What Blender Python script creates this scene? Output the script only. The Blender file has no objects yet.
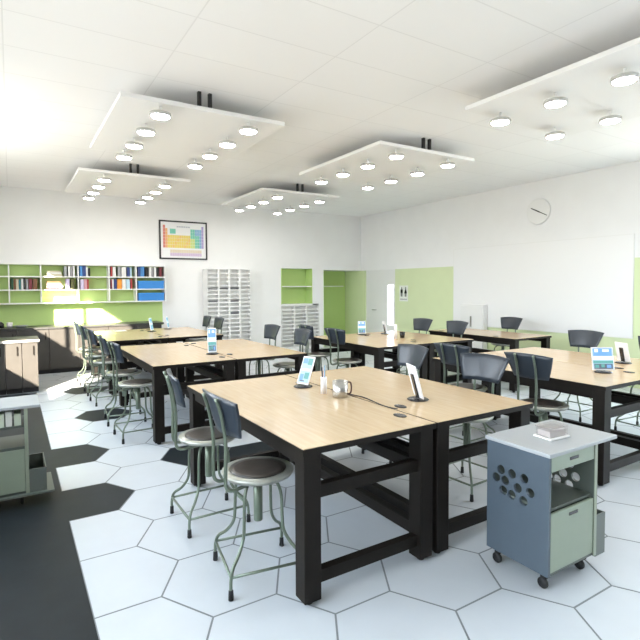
import bpy, bmesh, math, random
from mathutils import Vector, Matrix
random.seed(7)
PI = math.pi
scene = bpy.context.scene
COL = scene.collection

# ------------------------------------------------------------------ materials
def mat(name, col, rough=0.5, metal=0.0, spec=0.5, noise=0.0, nscale=8.0, emit=None, estr=0.0, bump=0.0):
    m = bpy.data.materials.new(name); m.use_nodes = True
    nt = m.node_tree; b = nt.nodes['Principled BSDF']
    b.inputs['Base Color'].default_value = (*col, 1)
    b.inputs['Roughness'].default_value = rough
    b.inputs['Metallic'].default_value = metal
    b.inputs['Specular IOR Level'].default_value = spec
    if noise > 0 or bump > 0:
        tc = nt.nodes.new('ShaderNodeTexCoord'); nz = nt.nodes.new('ShaderNodeTexNoise')
        nz.inputs['Scale'].default_value = nscale; nz.inputs['Detail'].default_value = 4
        nt.links.new(tc.outputs['Object'], nz.inputs['Vector'])
        if noise > 0:
            r = nt.nodes.new('ShaderNodeValToRGB')
            r.color_ramp.elements[0].position = .3; r.color_ramp.elements[1].position = .7
            r.color_ramp.elements[0].color = (*[max(0, c*(1-noise)) for c in col], 1)
            r.color_ramp.elements[1].color = (*[min(1, c*(1+noise)) for c in col], 1)
            nt.links.new(nz.outputs['Fac'], r.inputs['Fac']); nt.links.new(r.outputs['Color'], b.inputs['Base Color'])
        if bump > 0:
            bp = nt.nodes.new('ShaderNodeBump'); bp.inputs['Strength'].default_value = bump
            bp.inputs['Distance'].default_value = .002
            nt.links.new(nz.outputs['Fac'], bp.inputs['Height']); nt.links.new(bp.outputs['Normal'], b.inputs['Normal'])
    if emit:
        b.inputs['Emission Color'].default_value = (*emit, 1); b.inputs['Emission Strength'].default_value = estr
    return m

def laminate():
    m = mat('wood_laminate', (.74, .56, .34), .2, spec=.6)
    nt = m.node_tree; b = nt.nodes['Principled BSDF']
    tc = nt.nodes.new('ShaderNodeTexCoord'); mp = nt.nodes.new('ShaderNodeMapping')
    mp.inputs['Scale'].default_value = (14, 1.2, 14)
    nz = nt.nodes.new('ShaderNodeTexNoise'); nz.inputs['Scale'].default_value = 3; nz.inputs['Detail'].default_value = 5
    r = nt.nodes.new('ShaderNodeValToRGB')
    r.color_ramp.elements[0].position = .35; r.color_ramp.elements[1].position = .7
    r.color_ramp.elements[0].color = (.595, .43, .25, 1); r.color_ramp.elements[1].color = (.645, .49, .305, 1)
    nt.links.new(tc.outputs['Object'], mp.inputs['Vector']); nt.links.new(mp.outputs['Vector'], nz.inputs['Vector'])
    nt.links.new(nz.outputs['Fac'], r.inputs['Fac']); nt.links.new(r.outputs['Color'], b.inputs['Base Color'])
    return m

def tile_ceiling():
    m = mat('ceiling_tiles', (.82, .82, .80), .85, spec=.2)
    nt = m.node_tree; b = nt.nodes['Principled BSDF']
    tc = nt.nodes.new('ShaderNodeTexCoord'); br = nt.nodes.new('ShaderNodeTexBrick')
    br.offset = 0; br.inputs['Scale'].default_value = 1; br.inputs['Brick Width'].default_value = 1.2
    br.inputs['Row Height'].default_value = .6; br.inputs['Mortar Size'].default_value = .006
    br.inputs['Color1'].default_value = (.89, .89, .885, 1); br.inputs['Color2'].default_value = (.875, .875, .87, 1)
    br.inputs['Mortar'].default_value = (.79, .79, .785, 1)
    nt.links.new(tc.outputs['Object'], br.inputs['Vector']); nt.links.new(br.outputs['Color'], b.inputs['Base Color'])
    return m

def thin_glass(name, tint=(1, 1, 1), gl=.08):
    m = bpy.data.materials.new(name); m.use_nodes = True; nt = m.node_tree; nt.nodes.clear()
    o = nt.nodes.new('ShaderNodeOutputMaterial'); mx = nt.nodes.new('ShaderNodeMixShader')
    t = nt.nodes.new('ShaderNodeBsdfTransparent'); g = nt.nodes.new('ShaderNodeBsdfGlossy')
    t.inputs['Color'].default_value = (*tint, 1); g.inputs['Roughness'].default_value = .05
    mx.inputs['Fac'].default_value = gl
    nt.links.new(t.outputs[0], mx.inputs[1]); nt.links.new(g.outputs[0], mx.inputs[2]); nt.links.new(mx.outputs[0], o.inputs[0])
    return m

M = dict(
    wall=mat('white_wall_paint', (.86, .86, .85), .7, spec=.25, noise=.012, nscale=3),
    green=mat('lime_green_paint', (.53, .70, .27), .6, spec=.3, noise=.02, nscale=2),
    pale_green=mat('pale_green_paint', (.68, .765, .47), .6, spec=.3, noise=.02, nscale=2),
    ceiling=tile_ceiling(),
    tile=mat('white_floor_tile', (.585, .62, .65), .34, noise=.02, nscale=5),
    dark_tile=mat('charcoal_floor_tile', (.0145, .0195, .023), .5, spec=.2, noise=.12, nscale=6),
    grout=mat('grey_grout', (.22, .24, .25), .8),
    lam=laminate(),
    dark_metal=mat('dark_bronze_metal', (.0105, .008, .006), .55, spec=.2, noise=.15, nscale=10),
    black=mat('black_rubber', (.012, .012, .013), .6),
    steel=mat('grey_green_steel', (.19, .232, .178), .3, metal=.5, noise=.05, nscale=20),
    seat_rim=mat('pale_seat_steel', (.44, .45, .40), .28, metal=.5),
    seat_pad=mat('dark_brown_seat', (.05, .042, .036), .3, noise=.3, nscale=14),
    shell=mat('slate_plastic', (.028, .037, .050), .32, noise=.05, nscale=12),
    white=mat('white_melamine', (.82, .82, .80), .45),
    panel=mat('white_ceiling_panel', (.86, .86, .85), .8, spec=.2),
    grey_top=mat('pale_grey_top', (.38, .40, .41), .35, noise=.02),
    slate=mat('slate_blue_panel', (.078, .104, .13), .4, noise=.04),
    sage=mat('sage_front', (.29, .345, .265), .4, noise=.03),
    sage_dark=mat('sage_panel', (.095, .112, .095), .4, noise=.03),
    bin_grey=mat('grey_green_bin', (.13, .15, .135), .45),
    cabinet=mat('dark_taupe_cabinet', (.052, .047, .042), .45, noise=.08, nscale=6),
    counter=mat('dark_stone_counter', (.05, .05, .048), .35, noise=.2, nscale=30),
    counter_edge=mat('pale_counter_edge', (.42, .40, .37), .4),
    lamp=mat('lamp_diffuser', (.9, .9, .9), .5, emit=(1, .97, .93), estr=24),
    lamp_body=mat('lamp_housing', (.55, .55, .53), .4),
    tab_white=mat('tablet_white_back', (.80, .80, .82), .3),
    tab_black=mat('tablet_black', (.012, .012, .014), .25),
    chrome=mat('brushed_chrome', (.50, .49, .46), .25, metal=.9),
    tube_white=mat('white_tube_plastic', (.80, .77, .76), .3),
    paper=mat('white_paper', (.85, .85, .85), .7),
    glass=thin_glass('window_glass'),
    clear=thin_glass('clear_plastic', (.93, .92, .92), .22),
    wb=mat('whiteboard_surface', (.86, .86, .85), .35),
    alu=mat('aluminium_frame', (.62, .63, .63), .35, metal=.4),
    frost=mat('frosted_vision_panel', (.9, .92, .95), .3),
    rear=mat('grey_rear_wall', (.36, .36, .36), .7),
    strip=mat('sage_edge_strip', (.30, .34, .26), .4),
    added_sun_fin=mat('grey_added_sun_fin', (.30, .30, .30), .7),
    black_frame=mat('black_picture_frame', (.012, .012, .012), .4),
)
def colmat(name, c, rough=.55):
    return M.setdefault(name, mat(name, c, rough))

# ------------------------------------------------------------------ mesh builder
class MB:
    def __init__(s): s.v = []; s.f = []; s.sm = []; s.mi = []
    def face(s, idx, smooth=False, m=0): s.f.append(idx); s.sm.append(smooth); s.mi.append(m)
    def box(s, x0, y0, z0, x1, y1, z1, m=0):
        b = len(s.v)
        s.v += [(x0,y0,z0),(x1,y0,z0),(x1,y1,z0),(x0,y1,z0),(x0,y0,z1),(x1,y0,z1),(x1,y1,z1),(x0,y1,z1)]
        for q in ((0,3,2,1),(4,5,6,7),(0,1,5,4),(1,2,6,5),(2,3,7,6),(3,0,4,7)):
            s.face([b+i for i in q], False, m)
        return s
    def quad(s, pts, m=0):
        b = len(s.v); s.v += [tuple(p) for p in pts]; s.face(list(range(b, b+len(pts))), False, m); return s
    def prism(s, poly, z0, z1, m=0):
        n = len(poly); b = len(s.v)
        s.v += [(x, y, z0) for x, y in poly] + [(x, y, z1) for x, y in poly]
        s.face([b+i for i in reversed(range(n))], False, m); s.face([b+n+i for i in range(n)], False, m)
        for i in range(n):
            j = (i+1) % n; s.face([b+i, b+j, b+n+j, b+n+i], False, m)
        return s
    def lathe(s, prof, n=24, cx=0, cy=0, m=0, smooth=True):
        b = len(s.v); k = len(prof)
        for r, z in prof:
            for i in range(n):
                a = 2*PI*i/n; s.v.append((cx + r*math.cos(a), cy + r*math.sin(a), z))
        for j in range(k-1):
            for i in range(n):
                i2 = (i+1) % n
                s.face([b+j*n+i, b+j*n+i2, b+(j+1)*n+i2, b+(j+1)*n+i], smooth, m)
        if prof[0][0] > 1e-6: s.face([b+i for i in reversed(range(n))], False, m)
        if prof[-1][0] > 1e-6: s.face([b+(k-1)*n+i for i in range(n)], False, m)
        return s
    def tube(s, pts, r, n=8, m=0, smoothpts=0):
        P = [Vector(p) for p in pts]
        if smoothpts:
            Q = []
            for i in range(len(P)-1):
                p0 = P[max(i-1, 0)]; p1 = P[i]; p2 = P[i+1]; p3 = P[min(i+2, len(P)-1)]
                for k in range(smoothpts):
                    t = k/smoothpts
                    Q.append(.5*((2*p1) + (p2-p0)*t + (2*p0-5*p1+4*p2-p3)*t*t + (3*p1-p0-3*p2+p3)*t**3))
            Q.append(P[-1]); P = Q
        b = len(s.v); up = None
        for i, p in enumerate(P):
            d = (P[min(i+1, len(P)-1)] - P[max(i-1, 0)]).normalized()
            if up is None:
                up = Vector((0, 0, 1)) if abs(d.z) < .9 else Vector((1, 0, 0))
            a = d.cross(up)
            if a.length < 1e-4: a = d.cross(Vector((0, 1, 0)))
            a.normalize(); c = a.cross(d).normalized(); up = c
            for k in range(n):
                t = 2*PI*k/n; q = p + a*(r*math.cos(t)) + c*(r*math.sin(t)); s.v.append(tuple(q))
        for i in range(len(P)-1):
            for k in range(n):
                k2 = (k+1) % n
                s.face([b+i*n+k, b+i*n+k2, b+(i+1)*n+k2, b+(i+1)*n+k], True, m)
        s.face([b+k for k in reversed(range(n))], False, m); s.face([b+(len(P)-1)*n+k for k in range(n)], False, m)
        return s
    def xform(s, mtx):
        s.v = [tuple(mtx @ Vector(p)) for p in s.v]; return s
    def build(s, name, mats, parent=None, bevel=0, loc=None, rotz=0):
        if not isinstance(mats, (list, tuple)): mats = [mats]
        me = bpy.data.meshes.new(name); me.from_pydata(s.v, [], s.f)
        for q in mats: me.materials.append(q)
        for i, p in enumerate(me.polygons):
            p.use_smooth = s.sm[i]; p.material_index = s.mi[i]
        bm = bmesh.new(); bm.from_mesh(me); bmesh.ops.recalc_face_normals(bm, faces=bm.faces); bm.to_mesh(me); bm.free()
        me.update()
        o = bpy.data.objects.new(name, me); COL.objects.link(o)
        if parent is not None: o.parent = parent
        if loc is not None: o.location = loc
        o.rotation_euler.z = rotz
        if bevel:
            bv = o.modifiers.new('edge', 'BEVEL'); bv.width = bevel; bv.segments = 2; bv.limit_method = 'ANGLE'
        return o

def tag(o, label=None, cat=None, group=None, kind=None):
    if label: o['label'] = label
    if cat: o['category'] = cat
    if group: o['group'] = group
    if kind: o['kind'] = kind
    return o
def thing(name, label, cat, loc=(0, 0, 0), rotz=0, group=None):
    o = bpy.data.objects.new(name, None); COL.objects.link(o)
    o.empty_display_size = .1; o.location = loc; o.rotation_euler.z = rotz
    return tag(o, label, cat, group)
def struct(mb, name, mats, **k):
    o = mb.build(name, mats, **k); o['kind'] = 'structure'; return o
KIDS = {}
def copy_tree(o, parent=None):
    c = o.copy(); COL.objects.link(c)
    if parent is not None: c.parent = parent
    for ch in list(o.children): copy_tree(ch, c)
    return c

# ------------------------------------------------------------------ room shell
XL, XR, YF, YB, ZC = -1.0, 8.45, -2.5, 11.4, 3.6
YR = 12.2                                       # back of the green recess

def clip_right(poly, x0):
    out = []
    for i in range(len(poly)):
        a = poly[i]; b = poly[(i+1) % len(poly)]
        ia, ib = a[0] >= x0, b[0] >= x0
        if ia: out.append(a)
        if ia != ib:
            t = (x0-a[0])/(b[0]-a[0]); out.append((x0, a[1]+t*(b[1]-a[1])))
    return out
S = .35317; HX, HY = .466, 4.182; R3 = math.sqrt(3); STRIP = .315
fl = MB()
fl.box(XL-.2, YF-.2, -.12, XR+.2, YR+.2, -.002, 2)
fl.quad([(XL, YF, .0), (STRIP-.006, YF, .0), (STRIP-.006, 8.99, .0), (XL, 8.99, .0)], 1)
DARK = {(0,0), (0,2), (1,4), (1,7), (2,1), (3,0)}
for c in range(-4, 17):
    for r in range(-14, 16):
        cx = HX+1.5*S*c; cy = HY+R3*S*(r+(c % 2)*.5)
        if not (XL-.3 < cx < XR+.4 and YF-.3 < cy < YR+.3): continue
        rr = S-.006
        poly = [(cx+rr*math.cos(k*PI/3), cy+rr*math.sin(k*PI/3)) for k in range(6)]
        if cy < 9.0: poly = clip_right(poly, STRIP)
        if (c, r) in ((0,0), (0,2)):
            poly = [(min(p[0], 9) if p[0] > STRIP+.02 else STRIP-.006, p[1]) for p in poly]
        if len(poly) < 3: continue
        fl.quad([(x, y, .0) for x, y in poly], 1 if (c, r) in DARK else 0)
struct(fl, 'floor', [M['tile'], M['dark_tile'], M['grout']])

struct(MB().box(XL-.2, YF-.2, ZC, XR+.2, YR+.2, ZC+.15), 'ceiling', M['ceiling'])

# back wall: white, lime green behind the shelves, an alcove and a deep recess
A1 = (5.93, 6.80, .06, 2.12); RX = (7.19, XR, 0, 2.09)
bw = MB()
T = YB+.2
bw.box(XL-.2, YB, 0, 2.90, T, .80)
bw.box(XL-.2, YB, .80, 2.90, T, 2.11, 1)
bw.box(XL-.2, YB, 2.11, 2.90, T, ZC)
bw.box(2.90, YB, 0, 5.90, T, ZC)
bw.box(5.90, YB, 2.12, 7.19, T+.25, ZC)
bw.box(5.90, YB, 0, 7.19, YR+.2, .06)
bw.box(5.90, T+.15, .06, 7.19, T+.25, 2.12, 1)
bw.box(5.90, YB, 1.19, 5.93, T+.15, 2.12, 1)
bw.box(6.84, YB, 1.19, 7.19, T+.15, 2.12)
bw.box(6.832, YB, 1.19, 6.8395, T+.15, 2.12, 1)
bw.box(7.05, YB, .06, 7.19, T+.15, 1.19)
bw.box(5.90, YB, 1.15, 6.84, T+.15, 1.19)
bw.box(RX[0], YB, 2.09, XR, YR+.2, ZC)
bw.box(RX[0]-.03, T+.25, 0, RX[0], YR, 2.09, 1)
bw.box(RX[0]-.03, YR, 0, XR, YR+.2, 2.09, 1)
bw.box(RX[0], YB+.001, 0, RX[0]+.012, YR, 2.09, 1)
struct(bw, 'wall_back', [M['wall'], M['green']])
struct(MB().box(5.94, YB+.01, 1.635, 6.83, T+.14, 1.66), 'trim_1', M['white'])
struct(MB().box(RX[0]+.015, YR-.3, 1.635, RX[0]+1.0, YR-.005, 1.66), 'trim_2', M['white'])

# right wall: pale green to door height, white above, a white door with a lit glass slot
rw = MB(); X2 = XR+.2; GZ = 2.08
RWY = (-2.2, 3.3, .95, 3.3)  # opening for the added window, out of view
rw.box(XR, RWY[1], 0, X2, 9.93, GZ, 1); rw.box(XR, RWY[1], GZ, X2, YR+.2, ZC)
rw.box(XR, YF-.2, 0, X2, RWY[1], RWY[2], 1); rw.box(XR, YF-.2, RWY[2], X2, RWY[0], ZC); rw.box(XR, RWY[0], RWY[3], X2, RWY[1], ZC)
rw.box(XR, 11.20, 0, X2, YR+.2, GZ, 1)
struct(rw, 'wall_right', [M['wall'], M['pale_green']])
dr = thing('door_1', None, None, (0, 0, 0)); dr['kind'] = 'structure'
dl = MB()
dl.box(XR+.03, 9.93, 0, XR+.08, 10.03, GZ); dl.box(XR+.03, 10.27, 0, XR+.08, 11.20, GZ)
dl.box(XR+.03, 10.03, 0, XR+.08, 10.27, .62); dl.box(XR+.03, 10.03, 1.68, XR+.08, 10.27, GZ)
dl.build('door_leaf', M['white'], dr)
MB().box(XR+.05, 10.03, .62, XR+.058, 10.27, 1.68).build('vision_glass', M['glass'], dr)
MB().tube([(XR+.03, 10.75, 1.0), (XR-.02, 10.75, 1.0), (XR-.02, 10.87, 1.0)], .01, smoothpts=3).build('door_handle', M['chrome'], dr)

# left wall with windows, plain wall behind the camera
lw = MB(); X1 = XL-.2
WIN = [(-1.8, 4.6, .95, 2.85), (5.5, 7.55, 1.1, 3.3), (7.55, 8.6, 1.9, 3.3)]
ys = YF-.2
for y0, y1, z0, z1 in WIN:
    if y0 > ys: lw.box(X1, ys, 0, XL, y0, ZC)
    lw.box(X1, y0, 0, XL, y1, z0); lw.box(X1, y0, z1, XL, y1, ZC); ys = y1
lw.box(X1, ys, 0, XL, YB+.2, ZC)
struct(lw, 'wall_left', M['wall'])
struct(MB().box(XL-.2, YF-.2, 0, XR+.2, YF, ZC), 'wall_front', M['rear'])
def window(n, horizontal, a0, a1, z0, z1, pos, nm):
    w = thing('window_%d' % n, None, None); w['kind'] = 'structure'
    f = MB(); t = .025
    def bar(p0, p1, q0, q1):
        if horizontal: f.box(p0, pos-.03, q0, p1, pos+.03, q1)
        else: f.box(pos-.03, p0, q0, pos+.03, p1, q1)
    bar(a0, a1, z0, z0+t); bar(a0, a1, z1-t, z1)
    for k in range(nm+1):
        p = a0+(a1-a0-t)*k/nm; bar(p, p+t, z0+t, z1-t)
    f.build('window_frame', M['white'], w)
    g = MB()
    if horizontal: g.box(a0+t, pos-.004, z0+t, a1-t, pos+.004, z1-t)
    else: g.box(pos-.004, a0+t, z0+t, pos+.004, a1-t, z1-t)
    g.build('pane', M['glass'], w)
window(1, False, RWY[0], RWY[1], RWY[2], RWY[3], XR+.1, 4)  # unseen window added on the right wall to bring in fill daylight
for i, (y0, y1, z0, z1) in enumerate(WIN): window(i+2, False, y0, y1, z0, z1, XL-.1, (4, 1, 1)[i])
for k in range(10):  # unseen outside fins, added to block sun from the near left window
    y = WIN[0][0]-.04+k*.715
    struct(MB().box(XL-.2-.62, y, .9, XL-.2, y+.04, 3.4), 'trim_%d' % (k+3), M['added_sun_fin'])

# ------------------------------------------------------------------ work tables
TH = .835
def make_table(name, label, L, loc, rotz=0, W=.915, group='work tables'):
    """local: x 0..W from the stool side to the seam side, y 0..L"""
    t = thing(name, label, 'table', loc, rotz, group)
    MB().box(0, 0, TH-.035, W, L, TH-.003).build('edge_band', M['dark_metal'], t)
    MB().box(.004, .004, TH-.004, W-.004, L-.004, TH).build('tabletop', M['lam'], t)
    MB().box(.03, .112, TH-.105, .055, L-.112, TH-.036).build('apron', M['dark_metal'], t)
    MB().box(W-.055, .112, TH-.105, W-.03, L-.112, TH-.036).build('apron', M['dark_metal'], t)
    for x in (.014, W-.114):
        for y in (.014, L-.114):
            lg = MB().box(x, y, .025, x+.1, y+.1, TH-.036).build('leg', M['dark_metal'], t, bevel=.004)
            MB().lathe([(.022, 0), (.022, .012), (.012, .014), (.012, .026)], 12, x+.05, y+.05).build('levelling_foot', M['black'], lg)
    for y in (.035, L-.085):
        for z in (.552, .10):
            MB().box(.115, y, z, W-.115, y+.05, z+.07).build('end_rail', M['dark_metal'], t, bevel=.003)
    for z in (.53, .14):
        MB().box(W-.095, .115, z, W-.035, L-.115, z+.075).build('long_rail', M['dark_metal'], t, bevel=.003)
    for y in (.24, L-.42):
        p = MB(); prof = [(.034, 0), (.034, .004), (.028, .006), (.0, .006)]
        p.lathe(prof, 20, 0, 0); p.v = [(x*1.0, yy*1.5, z) for x, yy, z in p.v]
        p.xform(Matrix.Translation((W-.075, y, TH))).build('cable_port', M['tab_black'], t)
    return t
def pair(x, y, L, where):
    make_table('work_table', 'tan topped work table, left half of the pair %s' % where, L, (x, y, 0))
    make_table('work_table', 'tan topped work table, right half of the pair %s' % where, L, (x+1.84, y+L, 0), PI)
pair(1.218, 2.13, 1.93, 'nearest the camera')
pair(1.225, 5.24, 2.05, 'in the middle of the left row')
pair(1.23, 8.08, 2.0, 'in front of the bookshelf')
pair(4.03, 2.16, 1.93, 'at the right edge of the photo')
pair(4.12, 5.18, 1.78, 'in the middle, before the pigeonholes')
make_table('work_table', 'single tan topped work table standing close to the whiteboard', 1.85, (7.415, 6.70, 0), PI)

# ------------------------------------------------------------------ stools
def make_stool():
    t = thing('lab_stool', 'x', 'stool')
    sz = .60
    MB().lathe([(0, sz-.03), (.12, sz-.03), (.196, sz-.024), (.208, sz-.008), (.204, sz+.003), (.166, sz+.004), (0, sz+.001)], 32).build('seat', M['seat_rim'], t)
    MB().lathe([(0, sz+.002), (.160, sz+.004), (.164, sz+.008), (.13, sz+.010), (0, sz+.007)], 32).build('seat_pad', M['seat_pad'], t)
    MB().lathe([(.024, .30), (.026, .305), (.026, sz-.03)], 16).build('column', M['steel'], t)
    for k in range(4):
        a = PI/4+k*PI/2; c, s = math.cos(a), math.sin(a)
        p = [(.03, .553), (.075, .560), (.125, .535), (.150, .47), (.155, .36), (.165, .27), (.215, .20), (.275, .155), (.296, .10), (.297, .02)]
        lg = MB().tube([(r*c, r*s, z) for r, z in p], .0095, 8, smoothpts=4).build('leg', M['steel'], t)
        MB().lathe([(.014, 0), (.015, .004), (.013, .05), (.010, .055)], 12, .297*c, .297*s).build('foot_tip', M['black'], lg)
    st = MB(); q = .294
    for k in range(4):
        a = PI/4+k*PI/2; b = a+PI/2
        st.tube([(q*math.cos(a), q*math.sin(a), .118), (q*math.cos(b), q*math.sin(b), .118)], .008, 8)
    st.build('footrest', M['steel'], t)
    for s in (-1, 1):
        MB().tube([(-.05, s*.06, .553), (-.14, s*.078, .548), (-.20, s*.082, .545), (-.232, s*.084, .575), (-.234, s*.086, .66), (-.232, s*.088, .80), (-.2525, s*.09, .95), (-.285, s*.09, 1.058)], .0105, 8, smoothpts=4).build('back_post', M['steel'], t)
    b = MB(); nu, nv = 12, 6
    for side in (0, 1):
        for j in range(nv+1):
            v = j/nv; z = .848+.205*v; hw = .178+.058*v-.012*(1-v)*(1-v)
            for i in range(nu+1):
                u = -1+2*i/nu
                zz = z + (.016*(1-u*u)*v)
                x = -.222-.040*v-.014*v*v + .036*u*u + (0 if side else .012)
                b.v.append((x, hw*u, zz))
    N = (nu+1)*(nv+1)
    for j in range(nv):
        for i in range(nu):
            p = j*(nu+1)+i
            b.face([p, p+1, p+nu+2, p+nu+1], True); b.face([N+p, N+p+nu+1, N+p+nu+2, N+p+1], True)
    ring = [i for i in range(nu+1)] + [j*(nu+1)+nu for j in range(1, nv+1)] + [nv*(nu+1)+i for i in range(nu-1, -1, -1)] + [j*(nu+1) for j in range(nv-1, 0, -1)]
    for k in range(len(ring)):
        p, q2 = ring[k], ring[(k+1) % len(ring)]; b.face([p, q2, N+q2, N+p], False)
    b.build('backrest', M['shell'], t)
    return t
STOOLS = [
 (1.185, 2.60, -9, 'nearest steel stool, round dark seat tucked under the left side of the nearest table'),
 (1.17, 3.40, 0, 'steel stool with grey backrest just behind the nearest stool, left side of the nearest table'),
 (3.15, 2.80, 184, 'steel stool with blue grey back, right of the nearest table, by the trolley'),
 (3.12, 3.69, 180, 'steel stool with blue grey backrest beside the far right corner of the nearest table'),
 (1.17, 5.72, 2, 'steel stool at the near left corner of the middle left table'),
 (1.17, 6.50, -4, 'steel stool halfway along the left side of the middle left table'),
 (1.17, 7.68, 3, 'steel stool standing between the middle left table and the bookshelf table'),
 (1.17, 8.45, 0, 'sunlit steel stool on the near left side of the table before the bookshelf'),
 (1.17, 9.40, 0, 'sunlit steel stool on the far left side of the table before the bookshelf'),
 (3.16, 5.92, 178, 'steel stool on the near right side of the middle left table'),
 (3.16, 6.84, 183, 'steel stool on the far right side of the middle left table'),
 (3.12, 9.02, 180, 'steel stool at the near right of the bookshelf table, before the white pigeonholes'),
 (3.12, 9.72, 177, 'steel stool at the far right of the bookshelf table, before the white pigeonholes'),
 (4.04, 5.78, 4, 'steel stool on the near left side of the middle table, before the green recess'),
 (4.04, 6.56, -2, 'steel stool on the far left side of the middle table, before the green alcove'),
 (6.02, 5.78, 180, 'steel stool on the near right side of the middle table, before the white wall cabinet'),
 (6.02, 6.58, 182, 'steel stool on the far right side of the middle table, under the figure sign'),
 (3.99, 2.68, 0, 'steel stool seen from behind at the near left side of the right hand table'),
 (3.99, 3.56, 2, 'steel stool seen from behind at the far left side of the right hand table'),
 (6.02, 3.62, 180, 'steel stool on the far side of the right hand table, before the whiteboard'),
 (5.96, 2.75, 176, 'steel stool at the right photo edge, legs seen under the right hand table'),
 (7.56, 5.90, 180, 'steel stool behind the single table, backrest against the whiteboard'),
]
SWIVEL = {(1.185, 2.60): 11, (1.17, 3.40): -9, (3.15, 2.80): 3, (3.12, 3.69): -4}
proto = None
for x, y, a, lab in STOOLS:
    if proto is None: proto = make_stool(); o = proto
    else: o = copy_tree(proto)
    o.location = (x, y, 0.001); o.rotation_euler.z = math.radians(a)
    for ch in o.children:                       # seats turn on their columns
        if ch.name.split('.')[0] in ('seat', 'seat_pad', 'backrest', 'back_post'): ch.rotation_euler.z = math.radians(SWIVEL.get((x, y), 0))
    tag(o, lab, 'stool', 'steel lab stools')

# ------------------------------------------------------------------ ceiling panels with downlights
ZP, ZL = 3.45, 3.30
dproto = None
def light(x, y, lab, grp):
    global dproto
    if dproto is None:
        t = thing('downlight', 'x', 'light')
        MB().lathe([(.0, ZL+.005), (.090, ZL+.005), (.1, ZL+.0), (.104, ZL+.012), (.1, ZL+.035), (.03, ZL+.04), (.0, ZL+.04)], 28).build('housing', M['lamp_body'], t)
        MB().lathe([(.0, ZL-.004), (.082, ZL-.003), (.088, ZL+.0045), (0, ZL+.0045)], 28).build('diffuser', M['lamp'], t)
        MB().lathe([(.012, ZL+.04), (.012, ZP-.045)], 10).build('stem', M['panel'], t)
        dproto = t; o = t
    else: o = copy_tree(dproto)
    o.location = (x, y, 0); tag(o, lab, 'light', grp)
PAN = [(.90, 4.90, 'nearest left ceiling panel', 8, 1.28), (.91, 8.30, 'far left ceiling panel', 8, 1.28),
       (3.93, 4.90, 'middle right ceiling panel', 8, 4.26), (3.93, 8.30, 'far right ceiling panel', 8, 4.28), (3.93, 1.50, 'nearest right ceiling panel', 8, 4.28)]
for px, py, nm, n, lx in PAN:
    t = thing('ceiling_panel', 'white square acoustic panel hung under the ceiling, the %s' % nm, 'ceiling panel', (px, py, 0), 0, 'hanging ceiling panels')
    MB().box(0, 0, ZP-.045, 1.70, 2.05, ZP).build('slab', M['panel'], t, bevel=.006)
    for k in (-1, 1):
        MB().box(.81+k*.055-.016, .02, ZP, .81+k*.055+.016, .06, ZC-.001).build('hanger_bracket', M['black'], t)
    for k in (-1, 1):
        MB().box(.81+k*.055-.016, 1.9, ZP, .81+k*.055+.016, 1.94, ZC-.001).build('hanger_bracket', M['black'], t)
    for r, row in enumerate(('left', 'right')):
        for i in range(4):
            light(lx+r*.925, py+.085+i*.605, 'round downlight, %s of the %s row under the %s' % (('nearest', 'second nearest', 'third nearest', 'farthest')[i], row, nm), 'round downlights')

# ------------------------------------------------------------------ bookshelf and books on the back wall
YS0, YS1 = 11.12, 11.395
divs = [-.98, -.56, -.02, .51, 1.17, 1.75, 2.29, 2.90]
zs = [1.345, 1.605, 1.865, 2.11]
t = thing('wall_bookshelf', 'long white open wall bookshelf with three rows on the green wall', 'shelf', (0, YS0, 1.345))
for z in zs: MB().box(divs[0]-.01, 0, z-1.345-.011, divs[-1]+.012, YS1-YS0, z-1.345+.011).build('shelf_board', M['white'], t)
for d in divs:
    for k in range(3): MB().box(d-.011, 0, zs[k]-1.345+.011, d+.011, YS1-YS0, zs[k+1]-1.345-.011).build('divider', M['white'], t)
BC = dict(navy=(.03,.06,.20), black=(.02,.02,.022), white=(.75,.75,.73), grey=(.32,.33,.34), cream=(.62,.56,.40), brown=(.20,.09,.04), teal=(.04,.20,.22),
          red=(.42,.05,.05), orange=(.75,.30,.04), lilac=(.55,.50,.68), pink=(.70,.38,.42), olive=(.12,.12,.04), green=(.03,.10,.05), blue=(.06,.22,.50), maroon=(.18,.03,.04), sky=(.45,.62,.72))
ordn = ['first', 'second', 'third', 'fourth', 'fifth', 'sixth', 'seventh', 'eighth', 'ninth', 'tenth']
def book_mesh(w, h, d, col):
    t = thing('book', 'x', 'book')
    c = MB()
    c.box(-w/2, 0, 0, -w/2+.003, d, h); c.box(w/2-.003, 0, 0, w/2, d, h); c.box(-w/2, -.003, 0, w/2, .001, h)
    c.build('cover', colmat('book_'+col, BC[col]), t)
    MB().box(-w/2+.003, .002, .003, w/2-.003, d-.006, h-.004).build('pages', M['paper'], t)
    return t
BROW = ['bottom', 'middle', 'top']
def books(cell, row, items):
    """items: (x offset from the cell's left divider, width, height, colour, lean degrees)"""
    for i, (x, w, h, col, lean) in enumerate(items):
        o = book_mesh(w, h, .19, col)
        xx = divs[cell]+.011+x+w/2
        o.location = (xx, YS0+.03+random.uniform(0, .02), zs[row]+.0115)
        if lean:
            o.rotation_euler.y = math.radians(lean); o.location.z += abs(math.sin(math.radians(lean)))*w/2
        tag(o, '%s book, %s row of bookshelf, %s from the left in compartment %s' % (col, BROW[row], ordn[i], {2:'two', 3:'three', 4:'four', 5:'five', 6:'six', 1:'one'}[cell-0]), 'book', 'books on the wall bookshelf')
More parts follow.
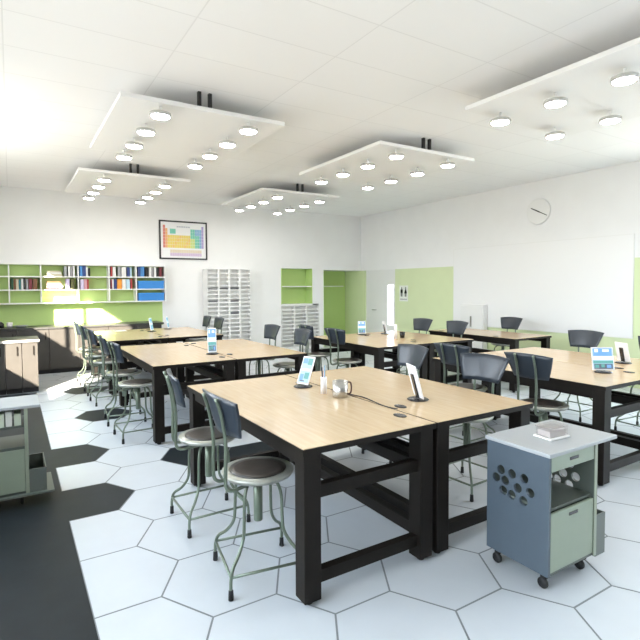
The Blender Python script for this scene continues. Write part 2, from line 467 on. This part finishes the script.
def stack(cell, row, x, items):
    z = zs[row]+.0115
    for i, (l, h, col) in enumerate(items):
        o = book_mesh(h, l, .18, col)
        o.rotation_euler.y = PI/2
        o.location = (divs[cell]+.011+x, YS0+.03+.01*(i % 2), z+h/2); z += h+.0005
        tag(o, '%s book lying flat, %s row of bookshelf, %s from the bottom of its pile' % (col, BROW[row], ordn[i]), 'book', 'books on the wall bookshelf')
# compartments are counted from the left edge of the photo
books(2, 1, [(.03,.03,.21,'green',0), (.065,.035,.20,'brown',0), (.105,.04,.21,'cream',0), (.15,.03,.19,'teal',0), (.19,.03,.21,'white',0), (.225,.035,.22,'black',0), (.27,.03,.20,'grey',0), (.31,.06,.21,'maroon',0), (.385,.07,.20,'brown',0)])
stack(3, 2, .10, [(.26,.04,'cream'), (.25,.035,'white'), (.24,.03,'cream')])
books(3, 2, [(.40,.045,.20,'grey',0), (.47,.035,.21,'white',0), (.515,.03,.19,'grey',0), (.555,.035,.21,'white',0)])
stack(3, 1, .09, [(.27,.035,'maroon'), (.28,.04,'white'), (.26,.035,'pink'), (.24,.04,'brown')])
books(3, 1, [(.43,.06,.21,'lilac',0), (.515,.065,.20,'olive',0)])
books(4, 2, [(.02,.05,.21,'blue',0), (.075,.06,.22,'navy',0), (.14,.03,.20,'white',0), (.185,.03,.17,'black',0)])
books(4, 1, [(.03,.06,.20,'lilac',0), (.10,.05,.21,'pink',0), (.155,.025,.20,'red',0)])
books(5, 2, [(.03,.03,.21,'red',0), (.065,.06,.20,'white',0), (.17,.05,.21,'grey',0), (.24,.09,.20,'white',0), (.355,.05,.20,'navy',0), (.41,.035,.19,'sky',0)])
books(5, 1, [(.02,.03,.20,'maroon',0), (.055,.025,.21,'white',0), (.09,.05,.21,'navy',0), (.15,.09,.20,'orange',0), (.25,.07,.21,'white',0), (.33,.07,.20,'sky',0), (.42,.03,.21,'red',0)])
books(6, 2, [(.03,.05,.21,'navy',0), (.085,.08,.22,'blue',0), (.19,.06,.20,'black',0), (.265,.05,.21,'white',0), (.33,.025,.20,'grey',0), (.37,.045,.21,'white',0), (.43,.035,.20,'black',0), (.485,.05,.21,'maroon',0)])
for k, nm in ((1, 'middle'), (0, 'bottom')):
    t = thing('storage_bin', 'bright blue storage bin in the %s row at the right end of the bookshelf' % nm, 'bin', (2.60, YS0+.015, zs[k]+.0115), 0, 'blue bins on the bookshelf')
    b = MB(); w, d, h = .27, .24, .17
    b.box(-w, 0, 0, w, d, .006); b.box(-w, 0, .006, w, .006, h); b.box(-w, d-.006, .006, w, d, h); b.box(-w, .006, .006, -w+.006, d-.006, h); b.box(w-.006, .006, .006, w, d-.006, h)
    b.build('bin_body', colmat('blue_bin', (.03, .22, .60), .4), t)
    r = MB(); r.box(-w-.006, -.008, h-.022, w+.006, 0, h); r.build('bin_rim', colmat('blue_bin_rim', (.04, .28, .68), .4), t)

# ------------------------------------------------------------------ picture, pigeonholes, sign, board, clock
t = thing('framed_chart', 'black framed colourful periodic table chart on the white wall above the shelf', 'picture', (2.85, YB-.03, 2.28))
W, H = 1.10, .87
f = MB(); b = .032
f.box(0, 0, 0, W, .028, b); f.box(0, 0, H-b, W, .028, H); f.box(0, 0, b, b, .028, H-b); f.box(W-b, 0, b, W, .028, H-b)
f.build('picture_frame', M['black_frame'], t)
p = MB(); p.box(b, .012, b, W-b, .02, H-b, 0)
cw = (W-2*b-.10)/18; ch = .073; x0 = b+.05; ztop = H-b-.07
def cell(c, r, m): p.box(x0+c*cw+.002, .0095, ztop-(r+1)*ch+.002, x0+(c+1)*cw-.002, .0125, ztop-r*ch-.002, m)
for r in range(7):
    for c in range(18):
        if r == 0 and c not in (0, 17): continue
        if r in (1, 2) and 2 <= c <= 11: continue
        if c == 0: m = 1
        elif c == 1: m = 2
        elif c <= 11: m = 3 if (c+r) % 5 else 4
        elif c == 17: m = 7
        elif c == 16: m = 6
        elif c >= 14: m = 6 if r < 3 else 5
        else: m = 5 if r < 4 else 8
        if r in (1, 2) and c in (12, 13): m = 5
        cell(c, r, m)
for r in (8, 9):
    for c in range(3, 17): cell(c, r-.5, 9 if r == 8 else 10)
p.box(x0+3*cw, .0095, ztop-2.6*ch, x0+5.5*cw, .0125, ztop-1.1*ch, 5)
for c in range(6, 12): p.box(x0+c*cw, .0095, ztop-.6*ch, x0+(c+.8)*cw, .0125, ztop-.2*ch, 11)
cm = [M['paper']] + [colmat('chart_'+n, tuple(q*.84+.10 for q in c), .5) for n, c in (('red',(.72,.16,.10)), ('orange',(.85,.42,.12)), ('yellow',(.86,.66,.08)), ('gold',(.88,.56,.10)), ('teal',(.12,.58,.42)), ('blue',(.18,.42,.66)), ('violet',(.40,.30,.62)), ('lime',(.62,.74,.20)), ('sand',(.78,.66,.48)), ('mauve',(.66,.50,.70)), ('ink',(.5,.5,.58)))]
p.build('chart_print', cm, t)

def sorter(name, label, x0, x1, z0, z1, ncol, nrow, y0, depth, loc_y, groups):
    t = thing(name, label, 'pigeonholes', (x0, loc_y, z0))
    w = x1-x0; h = z1-z0; e = .012
    c = MB(); c.box(0, 0, 0, e, depth, h); c.box(w-e, 0, 0, w, depth, h); c.box(e, 0, h-e, w-e, depth, h); c.box(e, 0, 0, w-e, depth, e); c.box(e, .13, e, w-e, depth, h-e)
    c.build('case', M['white'], t)
    d = MB(); cwid = (w-2*e)/ncol
    for k in range(1, ncol): MB().box(e+k*cwid-.022, 0, e, e+k*cwid+.022, .129, h-e).build('divider', M['white'], t)
    s = MB(); rh = (h-2*e)/nrow
    for k in range(ncol):
        xa = e+k*cwid+(.022 if k else 0); xb = e+(k+1)*cwid-(.022 if k < ncol-1 else 0)
        for r in range(1, nrow): s.box(xa, .004, e+r*rh-.012, xb, .128, e+r*rh+.016)
    s.build('tray', M['white'], t)
    return t
sorter('pigeonhole_unit', 'tall white pigeonhole unit of paper trays on the back wall', 3.84, 4.92, .0, 2.07, 4, 21, 0, .3, YB-.305, None)
cwid = (1.08-.024)/4; rh = (2.07-.024)/21
for k, (c, r, nm) in enumerate(((0, 16, 'leftmost column, upper part'), (1, 16, 'second column, upper part'), (2, 16, 'third column, upper part'), (0, 13, 'leftmost column, middle'), (2, 13, 'third column, middle'), (2, 10, 'third column, lower'))):
    o = MB().box(3.84+.012+c*cwid+.03, YB-.302, .012+r*rh+.0168, 3.84+.012+(c+1)*cwid-.035, YB-.26, .012+r*rh+.04+.008*(k % 3)).build('paper_stack', colmat('dark_paper', (.10,.10,.11)))
    tag(o, 'dark grey paper stack in the %s of the tall pigeonhole unit' % nm, 'papers', 'papers in the pigeonholes')
sorter('pigeonhole_unit', 'low white pigeonhole unit under the shallow green alcove', 5.92, 7.04, .062, 1.145, 3, 11, 0, .33, YB-.0, None)
# end of alcove

t = thing('figure_sign', 'white sign with two black standing figures on the pale green wall', 'sign', (XR-.004, 9.59, 1.28))
MB().box(-.004, -.16, -.02, 0, .16, .38).build('sign_plate', colmat('sign_plate', (.80, .84, .76)), t)
g = MB()
def fig(cy, dress):
    def dsk(y, z, r):
        n = 14; pts = [(-.007, y+r*math.cos(2*PI*i/n), z+r*math.sin(2*PI*i/n)) for i in range(n)]; g.quad(pts)
    dsk(cy, .315, .022)
    if dress: g.quad([(-.007, cy-.02, .285), (-.007, cy+.02, .285), (-.007, cy+.052, .18), (-.007, cy-.052, .18)])
    else: g.quad([(-.007, cy-.042, .285), (-.007, cy+.042, .285), (-.007, cy+.04, .19), (-.007, cy-.04, .19)])
    for s in (-1, 1): g.quad([(-.007, cy+s*.018-.012, .192), (-.007, cy+s*.018+.012, .192), (-.007, cy+s*.018+.012, .10), (-.007, cy+s*.018-.012, .10)])
fig(.075, False); fig(-.075, True)
g.build('figures', M['tab_black'], t)
l = MB()
for k in range(7):
    y = .12-k*.036; l.quad([(-.007, y, .045), (-.007, y-.024, .045), (-.007, y-.024, .02), (-.007, y, .02)])
l.build('lettering', colmat('sign_text', (.2, .2, .22)), t)

t = thing('whiteboard', 'huge white board along the right wall over the green paint', 'whiteboard', (XR, 0, 0))
BY0, BY1, BZ0, BZ1 = 4.13, 7.90, .80, 2.45
MB().box(-.022, BY0, BZ0, -.001, BY1, BZ1).build('board_surface', M['wb'], t)
f = MB(); e = .014; f.box(-.024, BY0-e, BZ0-e, -.001, BY1+e, BZ0); f.box(-.024, BY0-e, BZ1, -.001, BY1+e, BZ1+e); f.box(-.024, BY0-e, BZ0, -.001, BY0, BZ1); f.box(-.024, BY1, BZ0, -.001, BY1+e, BZ1)
f.build('board_frame', M['white'], t)

t = thing('wall_clock', 'white round wall clock with thin dark hands high above the whiteboard', 'clock', (XR-.001, 5.82, 3.03))
R = Matrix.Rotation(-PI/2, 4, 'Y')
MB().lathe([(.0, 0), (.24, 0), (.25, .012), (.24, .03), (.225, .026), (0, .024)], 36).xform(R).build('clock_body', M['white'], t)
h = MB()
def hand(a, ln, w):
    d = Vector((0, math.sin(a), math.cos(a))); n = Vector((0, math.cos(a), -math.sin(a)))
    q = [(-d*.03-n*w), (-d*.03+n*w), (d*ln+n*w*.6), (d*ln-n*w*.6)]
    h.quad([(-.030, p.y, p.z) for p in q])
hand(math.radians(63), .17, .012); hand(math.radians(63+180), .21, .009)
h.build('hands', M['black_frame'], t)

t = thing('wall_cabinet', 'plain white low cabinet with a slim handle under the whiteboard corner', 'cabinet', (XR-.03, 6.96, .0))
MB().box(-.12, 0, .0, -.0, .62, 1.25).build('cabinet_body', M['white'], t)
MB().box(-.14, .012, .03, -.121, .608, 1.22).build('door', M['white'], t, bevel=.003)
MB().box(-.165, .30, .78, -.141, .325, 1.0).build('handle', M['chrome'], t)

# ------------------------------------------------------------------ cabinets and counters
def base_cabinets(x0, x1, y0, depth, h, n, labels, ytop_over=.02):
    w = (x1-x0)/n
    for k in range(n):
        t = thing('base_cabinet', labels[k], 'cabinet', (x0+k*w, y0, 0), 0, 'dark base cabinets')
        MB().box(.002, .02, .08, w-.002, depth, h-.04).build('body', M['cabinet'], t)
        MB().box(.002, .06, 0, w-.002, depth, .08).build('plinth', M['black'], t)
        d = MB().box(.004, 0, .09, w-.004, .0195, h-.045).build('door', M['cabinet'], t, bevel=.002)
        MB().box(w-.07, -.018, h-.24, w-.055, -.0005, h-.10).build('handle', M['dark_metal'], d)
nb = ['dark base cabinet of the back counter, %s from the left' % q for q in ordn]
base_cabinets(-.98, 2.72, 10.78, .60, .90, 7, nb)
o = MB().box(-.99, 10.75, .862, 2.76, 11.39, .90).build('counter_top', M['counter'], bevel=.003); tag(o, 'long dark worktop along the green back wall', 'worktop')
nb = ['dark base cabinet of the short peninsula at the left, %s from the window wall' % q for q in ordn]
base_cabinets(-.97, .345, 9.0, .62, .84, 6, nb)
t = thing('peninsula_top', 'dark worktop with a pale front edge on the short peninsula at the left', 'worktop', (0, 0, .802))
MB().box(-.985, 8.985, 0, .365, 9.66, .038).build('slab', M['counter'], t)
MB().box(-.985, 8.97, 0, .365, 8.9845, .038).build('edge_strip', M['counter_edge'], t)
t = thing('cup', 'white cup standing on the back counter at the left edge', 'cup', (-.03, 11.0, .901))
MB().lathe([(0, 0), (.045, 0), (.05, .10), (.046, .10), (.042, .008), (0, .008)], 20).build('cup_body', M['tube_white'], t)
t = thing('dish', 'wide shallow grey dish on the back counter beside the white cup', 'dish', (.16, 11.0, .901))
MB().lathe([(0, 0), (.07, 0), (.12, .035), (.115, .037), (.068, .008), (0, .008)], 24).build('dish_body', M['grey_top'], t)
t = thing('jar', 'small dark jar on the back counter at the left edge of the photo', 'jar', (-.17, 11.05, .901))
MB().lathe([(0, 0), (.05, 0), (.055, .07), (.03, .10), (0, .10)], 20).build('jar_body', M['tab_black'], t)
MB().lathe([(.015, .1005), (.018, .115), (0, .117)], 12).build('knob', M['chrome'], t)

# ------------------------------------------------------------------ trolleys
def holed_panel(L, z0, z1, holes, thick, name, m, parent, x):
    bm = bmesh.new()
    def loop(pts):
        vs = [bm.verts.new((x, y, z)) for y, z in pts]
        return [bm.edges.new((vs[i], vs[(i+1) % len(vs)])) for i in range(len(vs))]
    ed = loop([(0, z0), (L, z0), (L, z1), (0, z1)])
    for (hy, hz) in holes: ed += loop([(hy+.0265*math.cos(2*PI*i/18), hz+.0265*math.sin(2*PI*i/18)) for i in range(18)])
    bmesh.ops.triangle_fill(bm, use_beauty=True, use_dissolve=False, edges=ed)
    ret = bmesh.ops.extrude_face_region(bm, geom=list(bm.faces))
    bmesh.ops.translate(bm, verts=[g for g in ret['geom'] if isinstance(g, bmesh.types.BMVert)], vec=(thick, 0, 0))
    bmesh.ops.recalc_face_normals(bm, faces=bm.faces)
    me = bpy.data.meshes.new(name); bm.to_mesh(me); bm.free(); me.materials.append(m)
    o = bpy.data.objects.new(name, me); COL.objects.link(o); o.parent = parent; return o
HOLES = [(.302, .59), (.335, .536), (.275, .536), (.23, .588), (.151, .586), (.191, .52), (.23, .468), (.112, .52), (.153, .460), (.285, .475)]
def trolley(label, loc, W, over, top_drawer, bw):
    t = thing('storage_trolley', label, 'trolley', loc, 0, 'wheeled storage trolleys')
    D = .40; zt = .745
    MB().box(-.012, -.012, zt, W+over, D+.01, zt+.022).build('trolley_top', M['grey_top'], t, bevel=.004)
    holed_panel(D, .10, zt, HOLES, .018, 'side_panel', M['slate'], t, 0)
    holed_panel(D, .10, zt, HOLES, .018, 'side_panel', M['sage_dark'], t, W-.018)
    b = MB(); b.box(.0185, .005, .10, W-.0185, D-.002, .115); b.box(.0185, .02, .44, W-.0185, D-.02, .455)
    b.box(.0185, D-.018, .115, W-.0185, D-.002, zt) if top_drawer else b.box(.0185, D-.018, .115, W-.0185, D-.002, .44)
    b.build('carcass', M['sage_dark'], t)
    def drawer(z0, z1):
        d = MB(); d.box(.021, .0, z0, W-.026, .016, z1); d.box(.03, .016, z0+.01, W-.03, D-.03, z0+.016)
        d = d.build('drawer', M['sage'], t, bevel=.002)
        MB().box(W/2-.04, -.003, z1-.042, W/2+.04, -.0002, z1-.026).build('handle_slot', M['tab_black'], d)
    drawer(.118, .436)
    if top_drawer: drawer(.662, .742)
    else: MB().box(.0185, .02, .60, W-.0185, D-.02, .612).build('shelf', M['sage_dark'], t)
    MB().box(W-.024, -.006, .10, W, -.0005, zt).build('edge_strip', M['strip'], t)
    s = MB(); x0, x1, z0, z1 = W+.001, W+bw, .085, .325
    if not top_drawer: z0, z1 = .10, .275
    s.box(x0, .0, z0, x1, D, z0+.008); s.box(x0, 0, z0+.008, x1, .008, z1); s.box(x0, D-.008, z0+.008, x1, D, z1); s.box(x1-.008, .008, z0+.008, x1, D-.008, z1)
    s.build('side_bin', M['bin_grey'], t)
    if not top_drawer: MB().box(.0, -.03, .086, W+bw+.05, D, .099).build('base_plate', M['bin_grey'], t)
    for x in (.05, W-.05):
        for y in (.05, D-.05):
            c = MB().box(x-.018, y-.018, .068, x+.018, y+.018, .0855 if not top_drawer else .0995).build('caster', M['dark_metal'], t)
            w = MB().lathe([(.0, -.011), (.026, -.011), (.03, -.006), (.03, .006), (.026, .011), (0, .011)], 18)
            w.xform(Matrix.Translation((x, y+.012, .0305)) @ Matrix.Rotation(PI/2, 4, 'Y')).build('wheel', M['black'], c)
    return t
trolley('grey topped slate blue trolley with round holes at the right front', (2.375, 1.555, 0), .445, .195, True, .10)
trolley('grey topped trolley with open shelf and sage drawer at the left edge', (-.39, 4.32, 0), .475, .085, False, .115)
for k in range(4):
    o = MB().box(-.165+k*.054, 4.36, .6125, -.165+k*.054+.04+.006*(k % 2), 4.64, .70+.012*(k % 3)).build('document_file', colmat('pale_file_%d' % (k % 2), ((.80, .82, .76), (.66, .74, .60))[k % 2]))
    tag(o, '%s file on the upper shelf of the left trolley, %s from the left' % (('white', 'pale green')[k % 2], ordn[k]), 'file', 'files on the left trolley')

t = thing('sample_box', 'clear lidded plastic box on a white tray on the right trolley', 'box', (2.66, 1.73, .7675), math.radians(-4))
MB().box(-.085, -.06, 0, .085, .06, .012).build('tray', M['white'], t, bevel=.003)
b = MB(); b.box(-.075, -.048, .0125, .075, .05, .060); b.build('box_body', M['clear'], t)
MB().box(-.066, -.04, .0135, .066, .042, .045).build('contents', colmat('pinkish_contents', (.70, .64, .62)), t)
MB().box(-.08, -.052, .0605, .08, .054, .070).build('lid', M['clear'], t, bevel=.002)

# ------------------------------------------------------------------ things on the tables
def tablet(x, y, rot, label, screen, tilt=18, w=.15, h=.215):
    """screen faces local -Y before rotation"""
    t = thing('tablet_stand', label, 'tablet', (x, y, TH+.0005), math.radians(rot), 'tablets on stands')
    b = MB(); b.lathe([(0, 0), (.075, 0), (.078, .004), (.07, .010), (0, .010)], 24); b.build('stand_base', M['tab_black'], t)
    Rm = Matrix.Translation((0, -.012, .022)) @ Matrix.Rotation(math.radians(-tilt), 4, 'X')
    MB().box(-.022, .010, 0, .022, .020, h*.72).xform(Rm).build('stand_arm', M['tab_black'], t)
    tb = MB().box(-w/2, 0, 0, w/2, .009, h).xform(Rm).build('tablet', M['tab_white'], t, bevel=.003)
    s = MB(); s.quad([(-w/2+.008, -.0012, .014), (w/2-.008, -.0012, .014), (w/2-.008, -.0012, h-.012), (-w/2+.008, -.0012, h-.012)], 0)
    for i, (a0, b0, a1, b1, k) in enumerate(screen):
        s.quad([(-w/2+w*a0, -.0018-.0002*i, h*b0), (-w/2+w*a1, -.0018-.0002*i, h*b0), (-w/2+w*a1, -.0018-.0002*i, h*b1), (-w/2+w*a0, -.0018-.0002*i, h*b1)], k)
    s.xform(Rm).build('screen', SCR, tb)
SCR = [mat('screen_pale', (.1, .1, .1), .2, emit=(.40, .62, .78), estr=.6), mat('screen_blue', (.1, .1, .1), .2, emit=(.10, .30, .62), estr=.7),
       mat('screen_teal', (.1, .1, .1), .2, emit=(.06, .35, .33), estr=.6), mat('screen_white', (.1, .1, .1), .2, emit=(.8, .9, 1), estr=.7), mat('screen_dark', (.1, .1, .1), .2, emit=(.04, .07, .13), estr=.5)]
sA = [(.1, .74, .5, .92, 1), (.52, .70, .9, .93, 2), (.12, .48, .9, .56, 3), (.15, .14, .45, .36, 1), (.5, .2, .88, .42, 2), (.2, .1, .6, .14, 4)]
sB = [(.08, .62, .92, .95, 1), (.14, .78, .3, .92, 3), (.5, .8, .8, .9, 3), (.05, .44, .95, .60, 3), (.05, .30, .95, .42, 2), (.08, .06, .92, .28, 4), (.12, .10, .3, .24, 2), (.4, .12, .55, .26, 2), (.65, .1, .85, .24, 1)]
tablet(2.0, 3.49, -72, 'tablet on a stand with a lit pale blue screen on the nearest table', sA, 24, .125, .235)
tablet(2.46, 2.64, 68, 'white backed tablet on a black stand, turned away, on the nearest table', sA, 15, .18, .24)
tablet(4.67, 2.53, -34, 'tablet with bright blue and teal screen on the right hand table', sB, 12, .20, .215)
tablet(5.40, 2.72, 68, 'white backed tablet turned away on the right hand table', sA, 12, .17, .20)
tablet(4.98, 6.70, -30, 'tablet with a blue screen on the far side of the middle table', sB, 15, .13, .21)
tablet(5.40, 6.60, 70, 'white backed tablet turned away on the far side of the middle table', sA, 12, .15, .20)
tablet(2.06, 5.80, -15, 'tablet with a blue screen on the middle left table', sB, 15, .105, .30)
tablet(2.19, 9.40, 55, 'pale tablet on a stand on the table before the bookshelf, left of two', sA, 10, .13, .23)
tablet(2.58, 9.75, 60, 'pale tablet on a stand on the table before the bookshelf, right of two', sA, 10, .13, .22)

t = thing('metal_mug', 'brushed metal mug with a dark handle on the nearest table', 'mug', (2.045, 3.02, TH+.0005))
MB().lathe([(0, 0), (.054, 0), (.057, .004), (.057, .118), (.053, .118), (.051, .006), (0, .006)], 28).build('mug_body', M['chrome'], t)
MB().tube([(.046, -.030, .108), (.064, -.042, .106), (.070, -.046, .07), (.064, -.042, .03), (.046, -.030, .022)], .006, 8, smoothpts=4).build('handle', colmat('brown_handle', (.10, .05, .035)), t)
def tube_holder(x, y, h, r, label):
    t = thing('pen_tube', label, 'pen holder', (x, y, TH+.0005), 0, 'tall white pen tubes')
    MB().lathe([(0, 0), (r, 0), (r, h), (r-.004, h), (r-.004, .01), (0, .01)], 20).build('tube_body', M['tube_white'], t)
    return t
tube_holder(2.01, 3.19, .125, .024, 'tall white tube of pens beside the metal mug')
for k, (dx, dy, col, nm) in enumerate(((.006, .004, (.55,.10,.35), 'pink'), (-.007, .003, (.03,.03,.05), 'black'), (.0, -.008, (.25,.40,.55), 'blue'))):
    o = MB().tube([(2.01+dx*.6, 3.19+dy*.6, TH+.012), (2.01+dx*1.9, 3.19+dy*1.9, TH+.185+.015*k)], .005, 8).build('pen', colmat('pen_'+nm, col)); tag(o, '%s pen standing in the tall white tube on the nearest table' % nm, 'pen', 'pens in the white tube')
tube_holder(5.03, 5.90, .22, .025, 'tall white tube standing on the middle table')
t = thing('cup', 'small dark cup beside the white tube on the middle table', 'cup', (5.22, 5.96, TH+.0005))
MB().lathe([(0, 0), (.035, 0), (.045, .09), (.041, .09), (.032, .008), (0, .008)], 20).build('cup_body', M['tab_black'], t)
o = MB().box(1.62, 9.76, TH+.0005, 1.83, 10.0, TH+.003).build('paper_sheet', M['paper'], rotz=0); tag(o, 'white paper sheets lying on the table before the bookshelf', 'paper')
o = MB().tube([(2.20, 3.32, TH+.004), (2.14, 3.1, TH+.004), (2.17, 2.9, TH+.004), (2.13, 2.62, TH+.004), (2.15, 2.5, TH+.004)], .0035, 6, smoothpts=4).build('power_cable', M['black']); tag(o, 'thin dark cable lying along the seam of the nearest table', 'cable')

# ------------------------------------------------------------------ light, world, camera
w = bpy.data.worlds.new('daylight'); scene.world = w; w.use_nodes = True
nt = w.node_tree; bg = nt.nodes['Background']; bg.inputs['Strength'].default_value = 6.5
tc = nt.nodes.new('ShaderNodeTexCoord'); sx = nt.nodes.new('ShaderNodeSeparateXYZ'); rp = nt.nodes.new('ShaderNodeValToRGB')
rp.color_ramp.elements[0].position = .46; rp.color_ramp.elements[0].color = (.42, .41, .38, 1)     # ground
rp.color_ramp.elements[1].position = .52; rp.color_ramp.elements[1].color = (.86, .93, 1.0, 1)     # bright hazy sky
e2 = rp.color_ramp.elements.new(1.0); e2.color = (.62, .80, 1.0, 1)
mr = nt.nodes.new('ShaderNodeMapRange'); mr.inputs['From Min'].default_value = -1; mr.inputs['From Max'].default_value = 1
nt.links.new(tc.outputs['Generated'], sx.inputs[0]); nt.links.new(sx.outputs['Z'], mr.inputs['Value']); nt.links.new(mr.outputs[0], rp.inputs[0]); nt.links.new(rp.outputs['Color'], bg.inputs['Color'])
sun = bpy.data.lights.new('sun', 'SUN'); sun.energy = 26; sun.angle = math.radians(.8); sun.color = (1, .90, .74)
so = bpy.data.objects.new('sun', sun); COL.objects.link(so)
so.rotation_euler = Vector((1, 1.6, -.75)).normalized().to_track_quat('-Z', 'Y').to_euler()
def portal(loc, rot, sx, sy, nm):
    l = bpy.data.lights.new(nm, 'AREA'); l.shape = 'RECTANGLE'; l.size = sx; l.size_y = sy; l.cycles.is_portal = True
    q = bpy.data.objects.new(nm, l); COL.objects.link(q); q.location = loc; q.rotation_euler = rot
portal((XR+.21, (RWY[0]+RWY[1])/2, (RWY[2]+RWY[3])/2), (0, PI/2, 0), RWY[3]-RWY[2], RWY[1]-RWY[0], 'portal_right')
for i, (y0, y1, z0, z1) in enumerate(WIN):
    portal((XL-.21, (y0+y1)/2, (z0+z1)/2), (0, -PI/2, 0), z1-z0, y1-y0, 'portal_left')

cam = bpy.data.cameras.new('camera'); co = bpy.data.objects.new('camera', cam); COL.objects.link(co)
F, pitch, yaw, roll, sh = 498.3413, .0411933, .5554086, -.0050118, -13.15864
cy, sy = math.cos(yaw), math.sin(yaw)
fwd = Vector((sy*math.cos(pitch), cy*math.cos(pitch), -math.sin(pitch)))
rt = Vector((cy, -sy, 0)); up = rt.cross(fwd)
r2 = rt*math.cos(roll)+up*math.sin(roll); u2 = r2.cross(fwd)
m = Matrix((r2, u2, -fwd)).transposed().to_4x4(); m.translation = (0, 0, 1.65)
co.matrix_world = m
cam.sensor_width = 36; cam.lens = F/640*36; cam.shift_y = sh/640
cam.clip_start = .05; cam.clip_end = 200
scene.camera = co
vs = scene.view_settings
vs.view_transform = 'Standard'; vs.look = 'None'; vs.exposure = 1.08; vs.gamma = 1; vs.use_curve_mapping = False
cy_ = scene.cycles
cy_.use_denoising = True; cy_.max_bounces = 10; cy_.diffuse_bounces = 6; cy_.caustics_reflective = False; cy_.caustics_refractive = False
cy_.sample_clamp_indirect = 8
